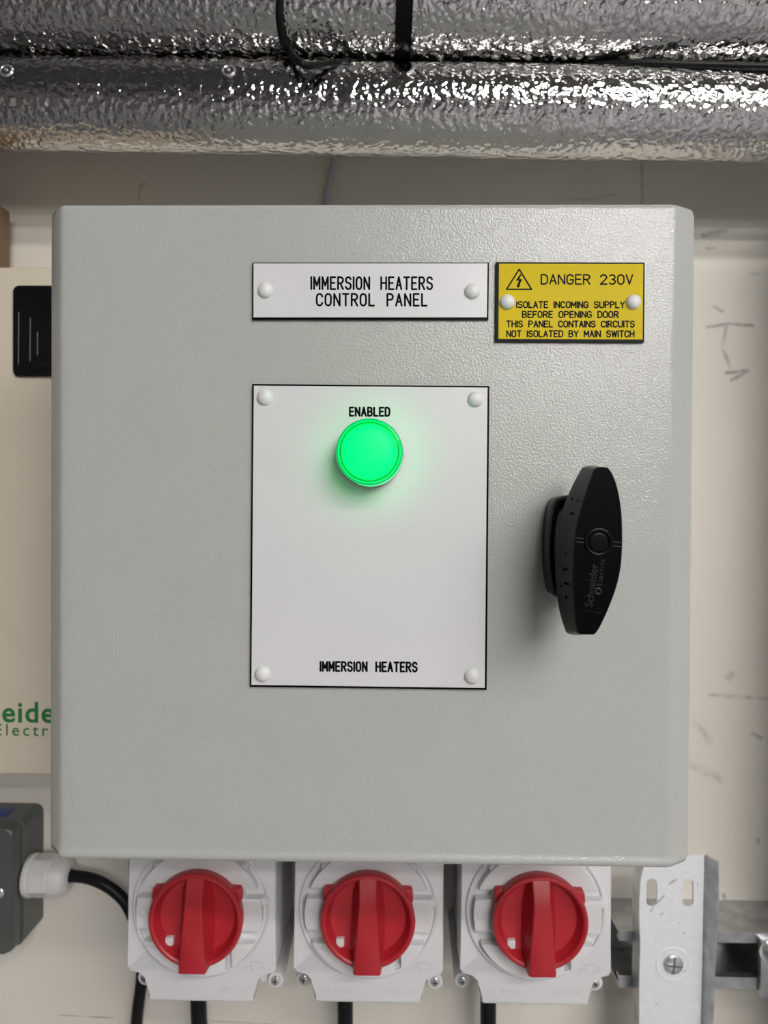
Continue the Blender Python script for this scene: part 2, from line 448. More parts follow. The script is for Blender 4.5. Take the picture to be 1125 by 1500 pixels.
lettering(mb, 'IMMERSION HEATERS', 456, 406, 633, 423.5, Yn, .00043, .3, w=.52, gap=.30, space=1.25)
lettering(mb, 'CONTROL PANEL', 464, 430.5, 625, 447.5, Yn, .00043, .3, w=.52, gap=.30, space=1.25)
mb.build('lettering', M_ink, np_, 'black engraved capitals')
for p in ((388.5, 424), (692.5, 425.5)): rivet(np_, *p, Yn)
ip_, Yi = plate('indicator_plate', 'large white engraved plate around the green lamp', [(369.5, 562.5), (717, 565.5), (713, 1010.5), (366, 1006)], M_white, (2.5, 2.5, 3, 3), .0015)
mb = MB()
lettering(mb, 'ENABLED', 512.5, 597, 570.5, 609, Yi, .00045, .2, w=.5, gap=.28)
mb.build('lettering', M_ink, ip_, 'black engraved capitals above the lamp')
mb = MB()
lettering(mb, 'IMMERSION HEATERS', 469.5, 969.5, 610.5, 982.5, Yi, .00045, 1.2, w=.52, gap=.30, space=1.25)
mb.build('lettering', M_ink, ip_, 'black engraved capitals at the foot')
for p in ((387.5, 581.5), (697, 584), (384.5, 988), (692, 991)): rivet(ip_, *p, Yi)
dp_, Yd = plate('danger_plate', 'yellow engraved danger plate with black edge', [(726.5, 384), (944.5, 384.5), (943.5, 501.5), (725.5, 500.5)], M_yellow, (4.5, 2.5, 2.5, 4), .0016)
mb = MB()
lettering(mb, 'DANGER 230V', 793, 402.5, 926.5, 416, Yd, .00033, .3, w=.72, gap=.28, space=1.25)
for t, a, b, y in (('ISOLATE INCOMING SUPPLY', 757, 914.5, 442), ('BEFORE OPENING DOOR', 765.5, 905.5, 456.3),
                   ('THIS PANEL CONTAINS CIRCUITS', 742.5, 929, 470.3), ('NOT ISOLATED BY MAIN SWITCH', 742.5, 928.5, 484.6)):
    lettering(mb, t, a, y, b, y + 8.6, Yd, .00030, .2, w=.78, gap=.32, space=1.35)
mb.build('lettering', M_ink, dp_, 'black engraved warning text')
mb = MB()
tri = [at(760.5, 394.5, Yd), at(742, 423.8, Yd), at(778.5, 423.8, Yd)]
mb.ribbon([[tri[0], tri[1], tri[2], tri[0]]], .00034)
bolt = [at(a, b, Yd) for a, b in ((762, 401.5), (755.5, 411), (760, 411), (757.5, 418), (756.3, 417.2), (758.6, 422.2), (762.7, 418.3), (760.8, 418.2), (765, 408.7), (760.6, 409), (764, 402))]
mb.prism([(p.x, p.z) for p in bolt], Yd, Yd - .00006)
mb.build('warning_symbol', M_ink, dp_, 'black lightning bolt in a triangle')
for p in ((743.5, 441.5), (929, 441.5)): rivet(dp_, *p, Yd, .0034)

# pilot lamp
c = at(541, 662, YF - .0165); cx, cz = c.x, c.z
bz = MB().lathe((cx, Yi, cz), [(.0140, -.001), (.0151, .0), (.0151, .0040), (.0147, .0050), (.0140, .0052)], 64).build('pilot_lamp', M_bezel, panel, 'round green indicator lamp, lit')
MB().lathe((cx, Yi, cz), [(.0139, .0050), (.01475, .0054), (.01475, .0140), (.0143, .0140)], 64).build('glowing_collar', M_glow, bz, 'glowing green collar')
MB().lathe((cx, Yi, cz), [(.01475, .0141), (.0147, .0148), (.0142, .0155), (.0136, .0157), (.0131, .0154), (.0129, .0148)], 64).build('lens_rim', M_rim, bz, 'clear green rim')
MB().lathe((cx, Yi, cz), [(.01285, .0145), (.0128, .0156), (.0124, .0158), (.0122, .0152)], 64).build('lens_groove', M_groove, bz, 'dark green groove')
MB().lathe((cx, Yi, cz), [(.0122, .0148), (.0121, .0162), (.0115, .0171), (.009, .0183), (.005, .0191), (.0005, .0193)], 64).build('lens', M_lens, bz, 'glowing green lens')

# door handle
YH = YF - .048
def outl(pts, Y): return [(lambda p: (p.x, p.z))(at(a, b, Y)) for a, b in pts]
front = [(873, 686), (884, 684), (894, 688), (904, 711), (910.5, 747), (912, 790), (910, 828), (902.5, 863), (886, 905), (874, 927), (866, 930), (848, 928.5), (844.5, 920),
         (841.5, 895), (839.5, 860), (839.5, 825), (841.5, 793), (846, 765), (856, 730), (868, 695)]
YB = YF - .026
def shift(px, py, k=.92): return (562 + (px - 562) * k, 750 + (py - 750) * k)
back = [(857, 683.5), (868, 682)] + [shift(a + 3.5, b - (2 if b < 750 else -4)) for a, b in front[2:10]] + [(852, 929), (834, 929), (828.5, 921),
        (821, 895), (816, 860), (815, 825), (817.5, 790), (823, 755), (837, 718), (852, 689)]
fo = outl(front, YH); bo = outl(back, YB)
fo = [tuple(v) for v in catmull2([Vector((a, b)) for a, b in fo], 4)]; bo = [tuple(v) for v in catmull2([Vector((a, b)) for a, b in bo], 4)]
fc = Vector((sum(p[0] for p in fo), sum(p[1] for p in fo))) / len(fo)
def lerp(a, b, t): return (a[0] + (b[0] - a[0]) * t, a[1] + (b[1] - a[1]) * t)
def shrink(o, k, c=fc): return [(c[0] + (p[0] - c[0]) * k, c[1] + (p[1] - c[1]) * k) for p in o]
L = []
for t, y in ((0, YB + .002), (0, YB), (.3, YB + (YH - YB) * .3), (.86, YB + (YH - YB) * .80), (.95, YH + .0018)):
    L.append([(p[0], y, p[1]) for p in (lerp(b, f, t) for b, f in zip(bo, fo))])
sh = shrink(fo, .985)
L += [[(p[0], YH + .0006, p[1]) for p in fo], [(p[0], YH, p[1]) for p in sh]]
handle = MB().loops(L).build('handle', M_handle, panel, 'black plastic swing handle', smooth=28)
base = [(834, 725), (822, 727), (812, 733), (806, 752), (802, 790), (802.5, 832), (808, 866), (814, 874), (830, 877), (846, 874), (853, 866), (859, 832), (859.5, 790), (856, 752), (850, 733), (845, 727)]
b0 = outl(base, YF - .012); bcen = Vector((sum(p[0] for p in b0), sum(p[1] for p in b0))) / len(b0)
b0 = [tuple(v) for v in catmull2([Vector(p) for p in b0], 4)]
MB().loops([[(p[0], y, p[1]) for p in shrink(b0, k, bcen)] for k, y in ((1.0, YF + .0005), (1.0, YF - .010), (.985, YF - .013), (.93, YF - .0145), (.80, YF - .0146), (.78, YB + .004))]).build('handle_base', M_handle2, handle)
hc = at(876.5, 794, YH)
MB().lathe((hc.x, YH + .0002, hc.z), [(.0056, 0), (.0056, .0007), (.0053, .0009), (.0046, .0009), (.0043, .0007), (.0043, 0)], 40).build('ring', M_handle2, handle)
MB().lathe((hc.x, YH + .0002, hc.z), [(.0037, 0), (.0037, .0005), (.0034, .0007), (.0031, .00072), (.0005, .00072)], 36).build('lock_cover', M_handle2, handle)
mb = MB()
for (a, b), (a2, b2) in (((843, 788), (855.5, 789.5)), ((843, 794), (855.5, 795)), ((898, 794), (911, 795.5)), ((898, 800), (911, 801.5))):
    p = at(a, b, YH); q = at(a2, b2, YH); mb.tube([p, q], .00035, 8)
mb.build('ridge', M_handle2, handle)
mb = MB()
mb.tube([at(a, b, YH + .0001) for a, b in ((902, 726), (906.5, 760), (906.5, 788))], .00022, 6)
mb.tube([at(a, b, YH + .0001) for a, b in ((906, 806), (903.5, 838), (896, 866), (883, 896), (864, 895), (855, 894))], .00022, 6, sub=4)
mb.tube([at(a, b, YH + .0001) for a, b in ((880, 722), (900, 727))], .00022, 6)
mb.build('inset_line', M_handle2, handle)
mb = MB()
for a, b in ((838, 730), (845, 733), (836.5, 752), (844, 750), (832, 792), (829, 812), (825, 834), (832, 836), (827, 855), (822, 858), (829, 875), (836, 780)):
    p = at(a, b, YB - .012); mb.lathe((p.x, YB - .011, p.z), [(.0006, 0), (.0006, .0012), (.0001, .0015)], 8)
mb.build('grip_dots', M_handle2, handle)
M_hl = mat('black_relief', (0.013, 0.013, 0.014), 0.3, spec=.4, var=(60, .05))
A = at(867.5, 890, YH); B = at(876.5, 822, YH); up = (B - A)
font_text('Schneider', .0043, M_hl, 'lettering', handle, A, up, Vector((-up.z, 0, up.x)), .0003, .006)
A = at(881.5, 859, YH); B = at(885.5, 825, YH); up = (B - A)
font_text('Electric', .0029, M_hl, 'lettering', handle, A, up, Vector((-up.z, 0, up.x)), .0003, .006, 1.2)
q = at(876.5, 866, YH); MB().lathe((q.x, YH + .0001, q.z), [(.0014, 0), (.0014, .0004), (.0011, .0005), (.0008, .0004), (.0008, 0)], 20).build('logo', M_hl, handle)

# ------------------------------------------------------------------ foil pipes
def pipe(name_label, yl, yr, Yax, rad):
    ends = []
    for px, py in ((0, yl), (1125, yr)):
        p = at(px, py, Yax); d = (p - CAMP); ang = math.atan2(d.z, math.hypot(d.y, 0))
        ends.append(Vector((p.x, Yax, p.z + rad / math.cos(ang))))
    d = (ends[1] - ends[0])
    a = ends[0] - d * 2.2; b = ends[1] + d * 1.9
    return a, b, d.normalized()
def pipe_mesh(a, b, rad, dents):
    mb = MB(); n = 180; seg_ = 96; L = []
    d = (b - a); dn = d.normalized(); u = Vector((0, -1, 0)); u = (u - dn * u.dot(dn)).normalized(); w = dn.cross(u)
    for i in range(n + 1):
        p = a + d * i / n
        ring = []
        for k in range(seg_):
            t = 2 * math.pi * k / seg_
            rr = rad * (1 + .006 * math.sin(3 * t + p.x * 21) + .004 * math.sin(p.x * 47 + t))
            ring.append(p + (u * math.cos(t) + w * math.sin(t)) * rr)
        L.append(ring)
    return mb.loops(L)
RU, RL = .033, .0275
ua, ub, ud = pipe('u', 89, 104.5, -.080, RU)
la, lb, ld = pipe('l', 222.5, 240.5, -.068, RL)
up_ = pipe_mesh(ua, ub, RU, 0).build('insulated_pipe', M_foil, None, 'upper foil-wrapped insulated pipe with a black cable tie round it', 'pipe', 'foil insulated pipes')
lp = thing('insulated_pipe', 'lower foil-wrapped insulated pipe with round fixing pins, just above the panel', 'pipe', la.lerp(lb, .5), 'foil insulated pipes')
pipe_mesh(la, lb, RL, 0).build('foil_jacket', M_foil, lp)
def on_pipe(px, py, a, dn, rad, lift=0):
    """front point of a pipe seen at a photo position, and its outward normal"""
    d = CM @ Vector(((px - 562.5) / 1040, (750 - py) / 1040, -1)); d.normalize()
    dd = d - dn * d.dot(dn); oo = (CAMP - a) - dn * (CAMP - a).dot(dn)
    A_ = dd.dot(dd); B_ = 2 * dd.dot(oo); C_ = oo.dot(oo) - (rad + lift) ** 2
    disc = max(0, B_ * B_ - 4 * A_ * C_); t = (-B_ - math.sqrt(disc)) / (2 * A_)
    p = CAMP + d * t; n = (p - a) - dn * (p - a).dot(dn)
    return p, n.normalized()
for px, py in ((335, 104), (10, 104)):
    p, n = on_pipe(px, py, la, ld, RL)
    mb = MB(); q = n.to_track_quat('Z', 'Y').to_matrix()
    prof = [(.0043, -.001), (.0043, .0004), (.0036, .0010), (.0027, .0006), (.0022, .0002), (.0016, .0004), (.0012, .0018), (.0002, .0020)]
    mb.loops([[p + q @ Vector((r * math.cos(2 * math.pi * k / 24), r * math.sin(2 * math.pi * k / 24), h)) for k in range(24)] for r, h in prof])
    fp = mb.build('fixing_pin', M_screw, lp, 'round domed steel fixing pin')
    mb = MB()
    mb.loops([[p + q @ Vector((r * math.cos(2 * math.pi * k / 24), r * math.sin(2 * math.pi * k / 24), h)) for k in range(24)] for r, h in ((.0030, .0004), (.0029, .0009), (.0021, .0008), (.0020, .0003))])
    mb.build('groove', M_dark, fp)
# cable tie round the upper pipe
c = ua + ud * ((on_pipe(593, 60, ua, ud, RU)[0] - ua).dot(ud)); mb = MB()
u = Vector((0, -1, 0)); u = (u - ud * u.dot(ud)).normalized(); w = ud.cross(u)
tilt = .035; L = []
for k in range(72):
    t = 2 * math.pi * k / 72; n = u * math.cos(t) + w * math.sin(t)
    ax = ud + w * 0; o = c + ud * (tilt * RU * math.sin(t) * -1)
    L.append([o + n * (RU + .0005) - ax * .0052, o + n * (RU + .0022) - ax * .0050, o + n * (RU + .0022) + ax * .0050, o + n * (RU + .0005) + ax * .0052])
L.append(L[0])
mb.loops(L, False, False).build('cable_tie', M_handle2, None, 'wide black cable tie wrapped round the upper foil pipe', 'cable tie')
# black cable round the upper pipe
P = []
p, n = on_pipe(410, -8, ua, ud, RU, .0027); ca = ua + ud * ((p - ua).dot(ud))
for an in (200, 165, 130, 95, 60, 30):                 # over the top of the pipe from behind
    q = Matrix.Rotation(R(-an), 3, ud) @ n
    if q.z < n.z and an < 90: q = Matrix.Rotation(R(an), 3, ud) @ n
    P.append((an, q))
sgn = -1 if (Matrix.Rotation(R(-60), 3, ud) @ n).z > n.z else 1
P = [ca + (Matrix.Rotation(R(sgn * an), 3, ud) @ n) * (RU + .0027) for an, q in P]
for px, py in ((410, -8), (409, 20), (411, 42), (415, 61), (425, 77)):
    P.append(on_pipe(px, py, ua, ud, RU, .0027)[0])
P += [at(437, 90, -.104), at(452, 96.0, -.103), at(469, 95, -.098), at(490, 93, -.090)]
def gap(px):
    """middle of the gap between the two pipes, at the height of a photo column"""
    x = at(px, 95, -.11).x
    u_ = ua + ud * ((x - ua.x) / ud.x); l_ = la + ld * ((x - la.x) / ld.x); n = l_ - u_
    return u_ + n.normalized() * (RU + n.length - RL) / 2
P += [gap(535), gap(650), gap(800), gap(860), gap(900) + Vector((0, -.006, -.003)), gap(960) + Vector((0, -.013, -.006)), gap(1050) + Vector((0, -.0165, -.0085)), gap(1125) + Vector((0, -.0175, -.0095)), gap(1200) + Vector((0, -.0175, -.0095))]
MB().tube(P, .0023, 12, 6).build('black_cable', M_cable, None, 'thin black cable looping round the upper foil pipe into the gap between pipes', 'cable')
# grey cable on the wall above the panel
P = [at(496, 200, -.010), at(491, 228, -.008), at(485, 256, -.005), at(480, 285, -.004), at(478, 310, -.004), at(477, 340, -.004)]
P[-1].y = -.004
MB().tube(P, .0024, 12).build('grey_cable', M_gcable, None, 'thin grey cable on the wall between the lower pipe and the panel', 'cable')

# ------------------------------------------------------------------ distribution board at the left
YBd = -.075
tl = at(72, 390, YBd); bl = at(72, 1137, YBd)
BX0, BX1 = -.46, -.158
bd = thing('distribution_board', 'cream distribution board with black window and green printed maker name', 'distribution board', (BX0 / 2 + BX1 / 2, 0, bl.z))
MB().box((BX0, YBd, bl.z), (BX1, 0, tl.z), .003, 3).build('cover', M_cream, bd)
w0 = at(22, 420, YBd); w1 = at(72, 552, YBd)
wn = MB().prism(rrect(w0.x, w1.z, BX1 - .012, w0.z, .003), YBd + .002, YBd - .0025, .0008).build('window', M_blackw, bd, 'black smoked window')
mb = MB()
for (a, b), (c_, d_) in (((27.5, 457), (27, 534)), ((44.5, 466), (44, 529)), ((41, 532.5), (72, 533)), ((55, 486), (55, 520))):
    mb.tube([at(a, b, YBd - .0027), at(c_, d_, YBd - .0027)], .0004, 8)
mb.tube([at(46, 470, YBd - .0027), at(56, 473, YBd - .0027)], .0004, 8)
mb.build('window_ridge', mat('window_edge', (.012, .012, .013), .3, var=(60, .05)), wn)
A = at(1.5, 1057, YBd)
k = (at(100, 1057, YBd) - at(0, 1057, YBd)).x / 100       # metres per photo px on the cover
# start of the word lies out of the photo: right part "eide" begins at the left border
cu_full = 'Schneider'
def text_width(txt, bold=0, spacing=1.0):
    cu = bpy.data.curves.new('f', 'FONT'); cu.body = txt; cu.offset = bold; cu.space_character = spacing
    to = bpy.data.objects.new('f', cu); COL.objects.link(to); bpy.context.view_layer.update()
    dg = bpy.context.evaluated_depsgraph_get(); me = bpy.data.meshes.new_from_object(to.evaluated_get(dg))
    xs = [v.co.x for v in me.vertices]; bpy.data.objects.remove(to); bpy.data.meshes.remove(me)
    return min(xs), max(xs)
size1 = 30.5 / .72 * k
wid1 = text_width('Schn', .018, 1.1)[1]
font_text('Schneider', size1, M_green, 'lettering', bd, (A.x - (wid1 + .07) * size1, YBd - .00001, A.z), (1, 0, -.002), (0, 0, 1), .0002, .018, 1.1, 'green bold maker name')
size2 = 17.5 / .72 * k
wid2 = text_width('E', .0, 1.3)[1]
A2 = at(2.5, 1077, YBd)
font_text('Electric', size2, M_green, 'lettering', bd, (A2.x - wid2 * size2, YBd - .00001, A2.z), (1, 0, -.004), (0, 0, 1), .0002, .004, 1.36, 'green thin lettering')
# cardboard box on top of the board
q0 = at(15, 311, -.012); t0 = tl.z
cbo = MB().box((-.36, -.070, t0), (q0.x, -.012, q0.z), .001).build('cardboard_box', M_card, None, 'brown cardboard box standing on top of the cream board', 'box')
MB().box((q0.x - .002, -.0698, t0 + .0045), (q0.x + .0003, -.013, t0 + .0052)).build('flap_edge', M_dark, cbo, 'dark line of the bottom flap')

# ------------------------------------------------------------------ junction box at lower left
YJ = -.040
f_tr = at(20, 1214, YJ); f_br = at(20, 1398, YJ)
jb = thing('junction_box', 'dark grey metal junction box with blue sticker and white cable gland', 'junction box', (f_tr.x - .05, 0, f_br.z))
JX1 = f_tr.x; JX0 = JX1 - .12; JT = f_tr.z; JB = f_br.z
L = []
for y, e in ((0, .0012), (-.028, .0012), (-.0285, .0)):
    L.append([(x, y, z) for x, z in rrect(JX0 - e, JB - e, JX1 + e, JT + e, .006)])
MB().loops(L).build('body', M_jbox, jb)
MB().prism(rrect(JX0, JB, JX1, JT, .006), -.0287, YJ, .0022, 3).build('lid', M_jbox, jb)
s_ = at(-1, 1308, YJ); MB().lathe((s_.x, YJ, s_.z), [(.0035, -.0005), (.0035, .0006), (.0028, .0012), (.0003, .0014)], 20).build('screw', M_screw, jb)
b1 = at(-2, 1194, -.016)
mb = MB(); mb.box((b1.x - .02, -.024, JT + .0011), (b1.x + .010, -.008, JT + .0016), .0002); mb.build('sticker', M_blue, jb, 'blue sticker')
# gland on its right side
gy = -.020
g0 = at(60, 1282, gy)
gx = JX1 + .0012
def hexring(x, r, n=6, rot=0): return [(x, gy + r * math.cos(2 * math.pi * k / n + rot), g0.z + r * math.sin(2 * math.pi * k / n + rot)) for k in range(n)]
gl = MB(); gl.lathe((gx, gy, g0.z), [(.0145, 0), (.0150, .001), (.0150, .003), (.0140, .0042)], 48, 'x')
glo = gl.build('cable_gland', M_gland, jb, 'white nylon cable gland')
mb = MB(); mb.loops([hexring(gx + x, r, 8, .39) for x, r in ((.0042, .0140), (.0055, .0148), (.0170, .0146), (.0182, .0138))]); mb.build('body_nut', M_gland, glo, smooth=25)
mb = MB(); mb.lathe((gx, gy, g0.z), [(.0128, .0180), (.0136, .0190), (.0136, .0235), (.0118, .0280), (.0085, .0300), (.0055, .0304), (.0052, .024)], 40, 'x'); mb.build('dome_nut', M_gland, glo)
gx2 = gx + .024
P = [Vector((gx2, gy, g0.z)), Vector((gx2 + .008, gy, g0.z - .0003)), at(128, 1286, -.021), at(150, 1294, -.022), at(172, 1309, -.022), at(188, 1329, -.022), at(202, 1365, -.022), at(208, 1405, -.022), at(207, 1440, -.022), at(203, 1470, -.022), at(200, 1500, -.020), at(197, 1560, -.016), at(195, 1900, -.006), at(195, 2400, -.006)]
MB().tube(P, .0042, 14).build('power_cable', M_cable, None, 'black cable curving from the white gland down past the left switch', 'cable')

# ------------------------------------------------------------------ isolator switches
mm = .001
def hx(pts): return [(a * mm, b * mm) for a, b in pts]
def make_switch(loc, label):
    t = thing('isolator_switch', label, 'switch', (0, 0, 0), 'red and white isolator switches')
    Yb, Yc = -.072, -.097
    # base on the wall with the screw bosses
    mb = MB()
    L = [[(x * s, y, z) for x, z in rrect(-.0425, -.0620, .0425, .0460, .006)] for s, y in ((.985, 0), (1.0, Yb))]
    mb.loops(L)
    for sx in (-1, 1):
        mb.lathe((sx * .0425, 0, -.0590), [(.0042, .0), (.0050, .060), (.0052, .0745), (.0048, .0752), (.0034, .0752)], 24)
    mb.build('base', M_swhite, t)
    # cover
    o = []
    o += [(-46, 46), (-46, -37.2)] + [(-46 + 2.2 * (1 - math.cos(R(a))), -37.2 - 3.5 * math.sin(R(a))) for a in (30, 60, 90)]
    o += [(-38, -41.4), (-36, -42), (-34.4, -43.4), (-33.6, -45.7), (-33.2, -56)] + [(-33.2 + 2.4 * (1 - math.cos(R(a))), -56 - 2.6 * math.sin(R(a))) for a in (30, 60, 90)]
    right = [(-x, z) for x, z in o[::-1]]
    mb = MB(); mb.prism(hx(o + right), Yb, Yc, .0012, 3)
    # shallow rim round the dial
    mb.lathe((0, Yc, .0), [(.0428, -.0005), (.0428, .0012), (.0420, .0016), (.0408, .0012), (.0405, -.0005)], 72)
    for sx, sz in ((-26.5, 27), (26.5, 27), (39.2, 6)):
        mb.lathe((sx * mm, Yc, sz * mm), [(.0033, -.0005), (.0032, .0025), (.0022, .0040), (.0003, .0045)], 20)
    cov = mb.build('cover', M_swhite, t)
    # raised dial with its slots
    circ = [(38.6 * math.cos(2 * math.pi * k / 120), 38.6 * math.sin(2 * math.pi * k / 120)) for k in range(120)]
    top = clip(circ, 0, -1, -15); top = clip(top, 0, 1, 60)
    mid = clip(clip(circ, 0, 1, 9.2), 0, -1, 10.8)
    bot = clip(circ, 0, 1, -18.4)
    botl = clip(bot, 1, 0, 16.2); botr = clip(bot, -1, 0, -19.8)
    mb = MB()
    for P in (top, mid, botl, botr): mb.prism(hx(P), Yc + .001, Yc - .0062, .0006, 2)
    mb.lathe((0, Yc, 0), [(.0295, -.001), (.0295, .0055), (.0003, .0056)], 60)
    dial = mb.build('dial', M_swhite, t)
    Yd_ = Yc - .0062
    mb = MB(); mb.ribbon([[(x * mm - .0344, Yd_, z * mm) for x, z in arc(0, 0, 2.2, 2.6, 0, 360, 20)]], .00028); mb.build('off_mark', M_sgrey, dial)
    mb = MB(); mb.ribbon([[(0, Yd_, .0300), (0, Yd_, .0380)]], .0002); mb.build('pointer_line', M_sgrey, dial)
    symA = [[(-41, -33.4), (-35.8, -33.2), (-29.8, -29.8)]]
    symA += [[(-29.6 + a, -33.3 + b) for a, b in arc(0, 0, 1.1, 1.1, 0, 360, 12)], [(-28.4, -33.4), (-26.0, -33.4)]]
    symB = [[(25.5, -34), (27.6, -34)], [(27.6, -35.6), (27.6, -32.6), (31.0, -32.6), (31.0, -35.4), (33, -35.4)], [(30.5, -32.5), (30.5, -30), (37, -30), (38.8, -31.5), (38.4, -33.8), (35.5, -34.6)]]
    for nm, sym in (('switch_symbol', symA), ('padlock_symbol', symB)):
        mb = MB(); mb.ribbon([[(a * mm, Yc, (b - 3) * mm) for a, b in s] for s in sym], .00030); mb.build(nm, M_sgrey, cov)
    for nm, words in (('rating_text', (('EI', -28.5, -24.5, -52.4, 3), ('IP66', -21, -10.5, -52.4, 3))), ('maker_text', (('HEI', 11.5, 18.5, -52.6, 4), ('CC', 21.5, 28, -52.2, 2.6)))):
        mb = MB()
        for txt, xa, xb, zb, h in words:
            S, wd = text_strokes(txt)
            mb.ribbon([[((xa + p[0] / wd * (xb - xa)) * mm, Yc, (zb + p[1] * h) * mm) for p in s] for s in S], .00020)
        mb.build(nm, M_sgrey, cov)
    # knob
    yk = Yd_
    mb = MB()
    mb.lathe((0, yk, 0), [(.0270, -.0005), (.0278, .001), (.0284, .0076), (.0279, .0087), (.0265, .0090), (.0253, .0083), (.0247, .0066), (.0226, .0026), (.0150, .0014), (.0003, .0012)], 72)
    for sg in (-1, 1):
        mb.prism(hx([(sg * a, b) for a, b in ((19, 18.3), (25.9, 18.0), (26.8, 16.6), (27.2, 11), (24, 8))][::sg]), yk, yk - .0050, .0005)
    kb = mb.build('knob', M_red, t, 'red rotary knob')
    # grip bar, rising towards its lower end
    mb = MB(); L = []
    for z, wt, wb_, h in ((26.4, 5.6, 6.4, 8.6), (25, 5.6, 7.4, 9.2), (17, 5.3, 9.2, 12.2), (11, 5.4, 9.8, 13.6), (0, 6.2, 10.2, 14.4), (-14, 7.3, 10.2, 15), (-25, 8.1, 9.2, 15.4), (-27.2, 8.1, 8.9, 15.2), (-28.2, 7.4, 8.0, 13.8)):
        L.append([(-wb_ * mm, yk - .0015, z * mm), (-wt * mm * 1.02, yk - (h - 2.0) * mm, z * mm), (-wt * mm * .96, yk - (h - .5) * mm, z * mm), (-wt * mm * .84, yk - h * mm, z * mm),
                  (wt * mm * .84, yk - h * mm, z * mm), (wt * mm * .96, yk - (h - .5) * mm, z * mm), (wt * mm * 1.02, yk - (h - 2.0) * mm, z * mm), (wb_ * mm, yk - .0015, z * mm)])
    # below the rim the grip overhangs: lift its underside
    for i, row in enumerate(L):
        z = row[0][2] / mm
        if z < -25.5: row[0] = (row[0][0], yk - .006, row[0][2]); row[-1] = (row[-1][0], yk - .006, row[-1][2])
    mb.loops(L); mb.build('grip', M_red, kb, smooth=30)
    p = MB(); p.box((-.0190, yk - .0052, -.0172), (-.0142, yk - .0016, -.0122), .0005); p.build('padlock_tab', M_swhite, kb, 'small white tab in the dish')
    for sx in (-1, 1):
        mb = MB(); mb.lathe((sx * .0425, -.0750, -.0590), [(.0032, -.0005), (.0033, .0005), (.0029, .0014), (.0016, .0020), (.0002, .0021)], 24)
        sc = mb.build('screw', M_screw, t, 'small domed steel screw')
        mb = MB(); mb.box((sx * .0425 - .0015, -.0773, -.0593), (sx * .0425 + .0015, -.0766, -.0587)); mb.box((sx * .0425 - .0003, -.0773, -.0605), (sx * .0425 + .0003, -.0766, -.0575)); mb.build('cross_slot', M_dark, sc)
    t.location = loc
    return t
def copy_tree(o, parent=None):
    c = o.copy(); COL.objects.link(c)
    if parent is not None: c.parent = parent
    for ch in [x for x in list(o.children)]: copy_tree(ch, c)
    return c
spots = []
for px, py in ((295.5, 1329.5), (540, 1331), (785, 1333)):
    p = at(px, py, -.097); spots.append(Vector((p.x, 0, p.z)))
sw = make_switch(spots[0], 'left red and white isolator switch, beside the gland cable')
s2 = copy_tree(sw); s2.location = spots[1]; s2['label'] = 'middle red and white isolator switch, between two others below the panel'
s3 = copy_tree(sw); s3.location = spots[2]; s3['label'] = 'right red and white isolator switch, next to the galvanised bracket'
for i, (px, dx, s, r, lab) in enumerate(((289, 4, spots[0], .0056, 'black cable leaving the bottom of the left switch'),
                                     (505, 1, spots[1], .0056, 'black cable leaving the bottom of the middle switch'),
                                     (715, 0, spots[2], .0056, 'black cable leaving the bottom of the right switch'))):
    top = at(px, 1462, -.036)
    P = [Vector((top.x, -.036, s.z - .0570)), at(px + dx * .6, 1490, -.034), at(px + dx * 1.6, 1530, -.030), at(px + dx * 2, 1620, -.018), at(px + dx * 2, 1900, -.008), at(px + dx * 2, 2400, -.008)]
    MB().tube(P, r, 14).build('switch_cable', M_cable, None, lab, 'cable', 'cables below the switches')

# ------------------------------------------------------------------ galvanised bracket and strut channel
YS = -.041
zt = at(1000, 1365, YS).z; zb = at(1000, 1448, YS).z
sx0 = at(907, 1400, YS).x; sx1 = .62
zm = (zt + zb) / 2
sec = [(0, zb), (0, zt), (YS, zt), (YS, zt - .0070), (YS + .0055, zt - .0070), (YS + .0055, zt - .0048), (YS + .0024, zt - .0048), (YS + .0024, zt - .0024), (-.0024, zt - .0024),
       (-.0024, zb + .0024), (YS + .0024, zb + .0024), (YS + .0024, zb + .0060), (YS + .0055, zb + .0060), (YS + .0055, zb + .0085), (YS, zb + .0085), (YS, zb)]
strut = MB().loops([[(x, y, z) for y, z in sec] for x in (sx0, sx1)]).build('strut_channel', M_galvd, None, 'dull steel strut channel running across the wall behind the bracket', 'channel')
YG = -.056
bracket = thing('bracket', 'bright galvanised slotted bracket bolted to the strut at lower right', 'bracket', tuple(at(986, 1500, -.05)))
outer = [(960, 1225), (949, 1250), (944, 1268), (938.5, 1290), (937, 1315), (936.5, 1345), (938, 1380), (938, 1395), (936.5, 1440), (936.5, 1620), (1030, 1620), (1032, 1500), (1034, 1400), (1036.5, 1253), (1036.5, 1225)]
topz = at(1036, 1253, YG).z
def slot(xa, xb, ya, yb):
    r = (xb - xa) / 2; cx_ = (xa + xb) / 2
    return [(cx_ + r * math.cos(R(a)), ya + r - r * math.sin(R(a))) for a in range(0, 181, 20)] + [(cx_ + r * math.cos(R(a)), yb - r - r * math.sin(R(a))) for a in range(180, 361, 20)]
circle_hole = [(986 + 16.5 * math.cos(R(a)), 1412 + 16.5 * math.sin(R(a))) for a in range(0, 360, 12)]
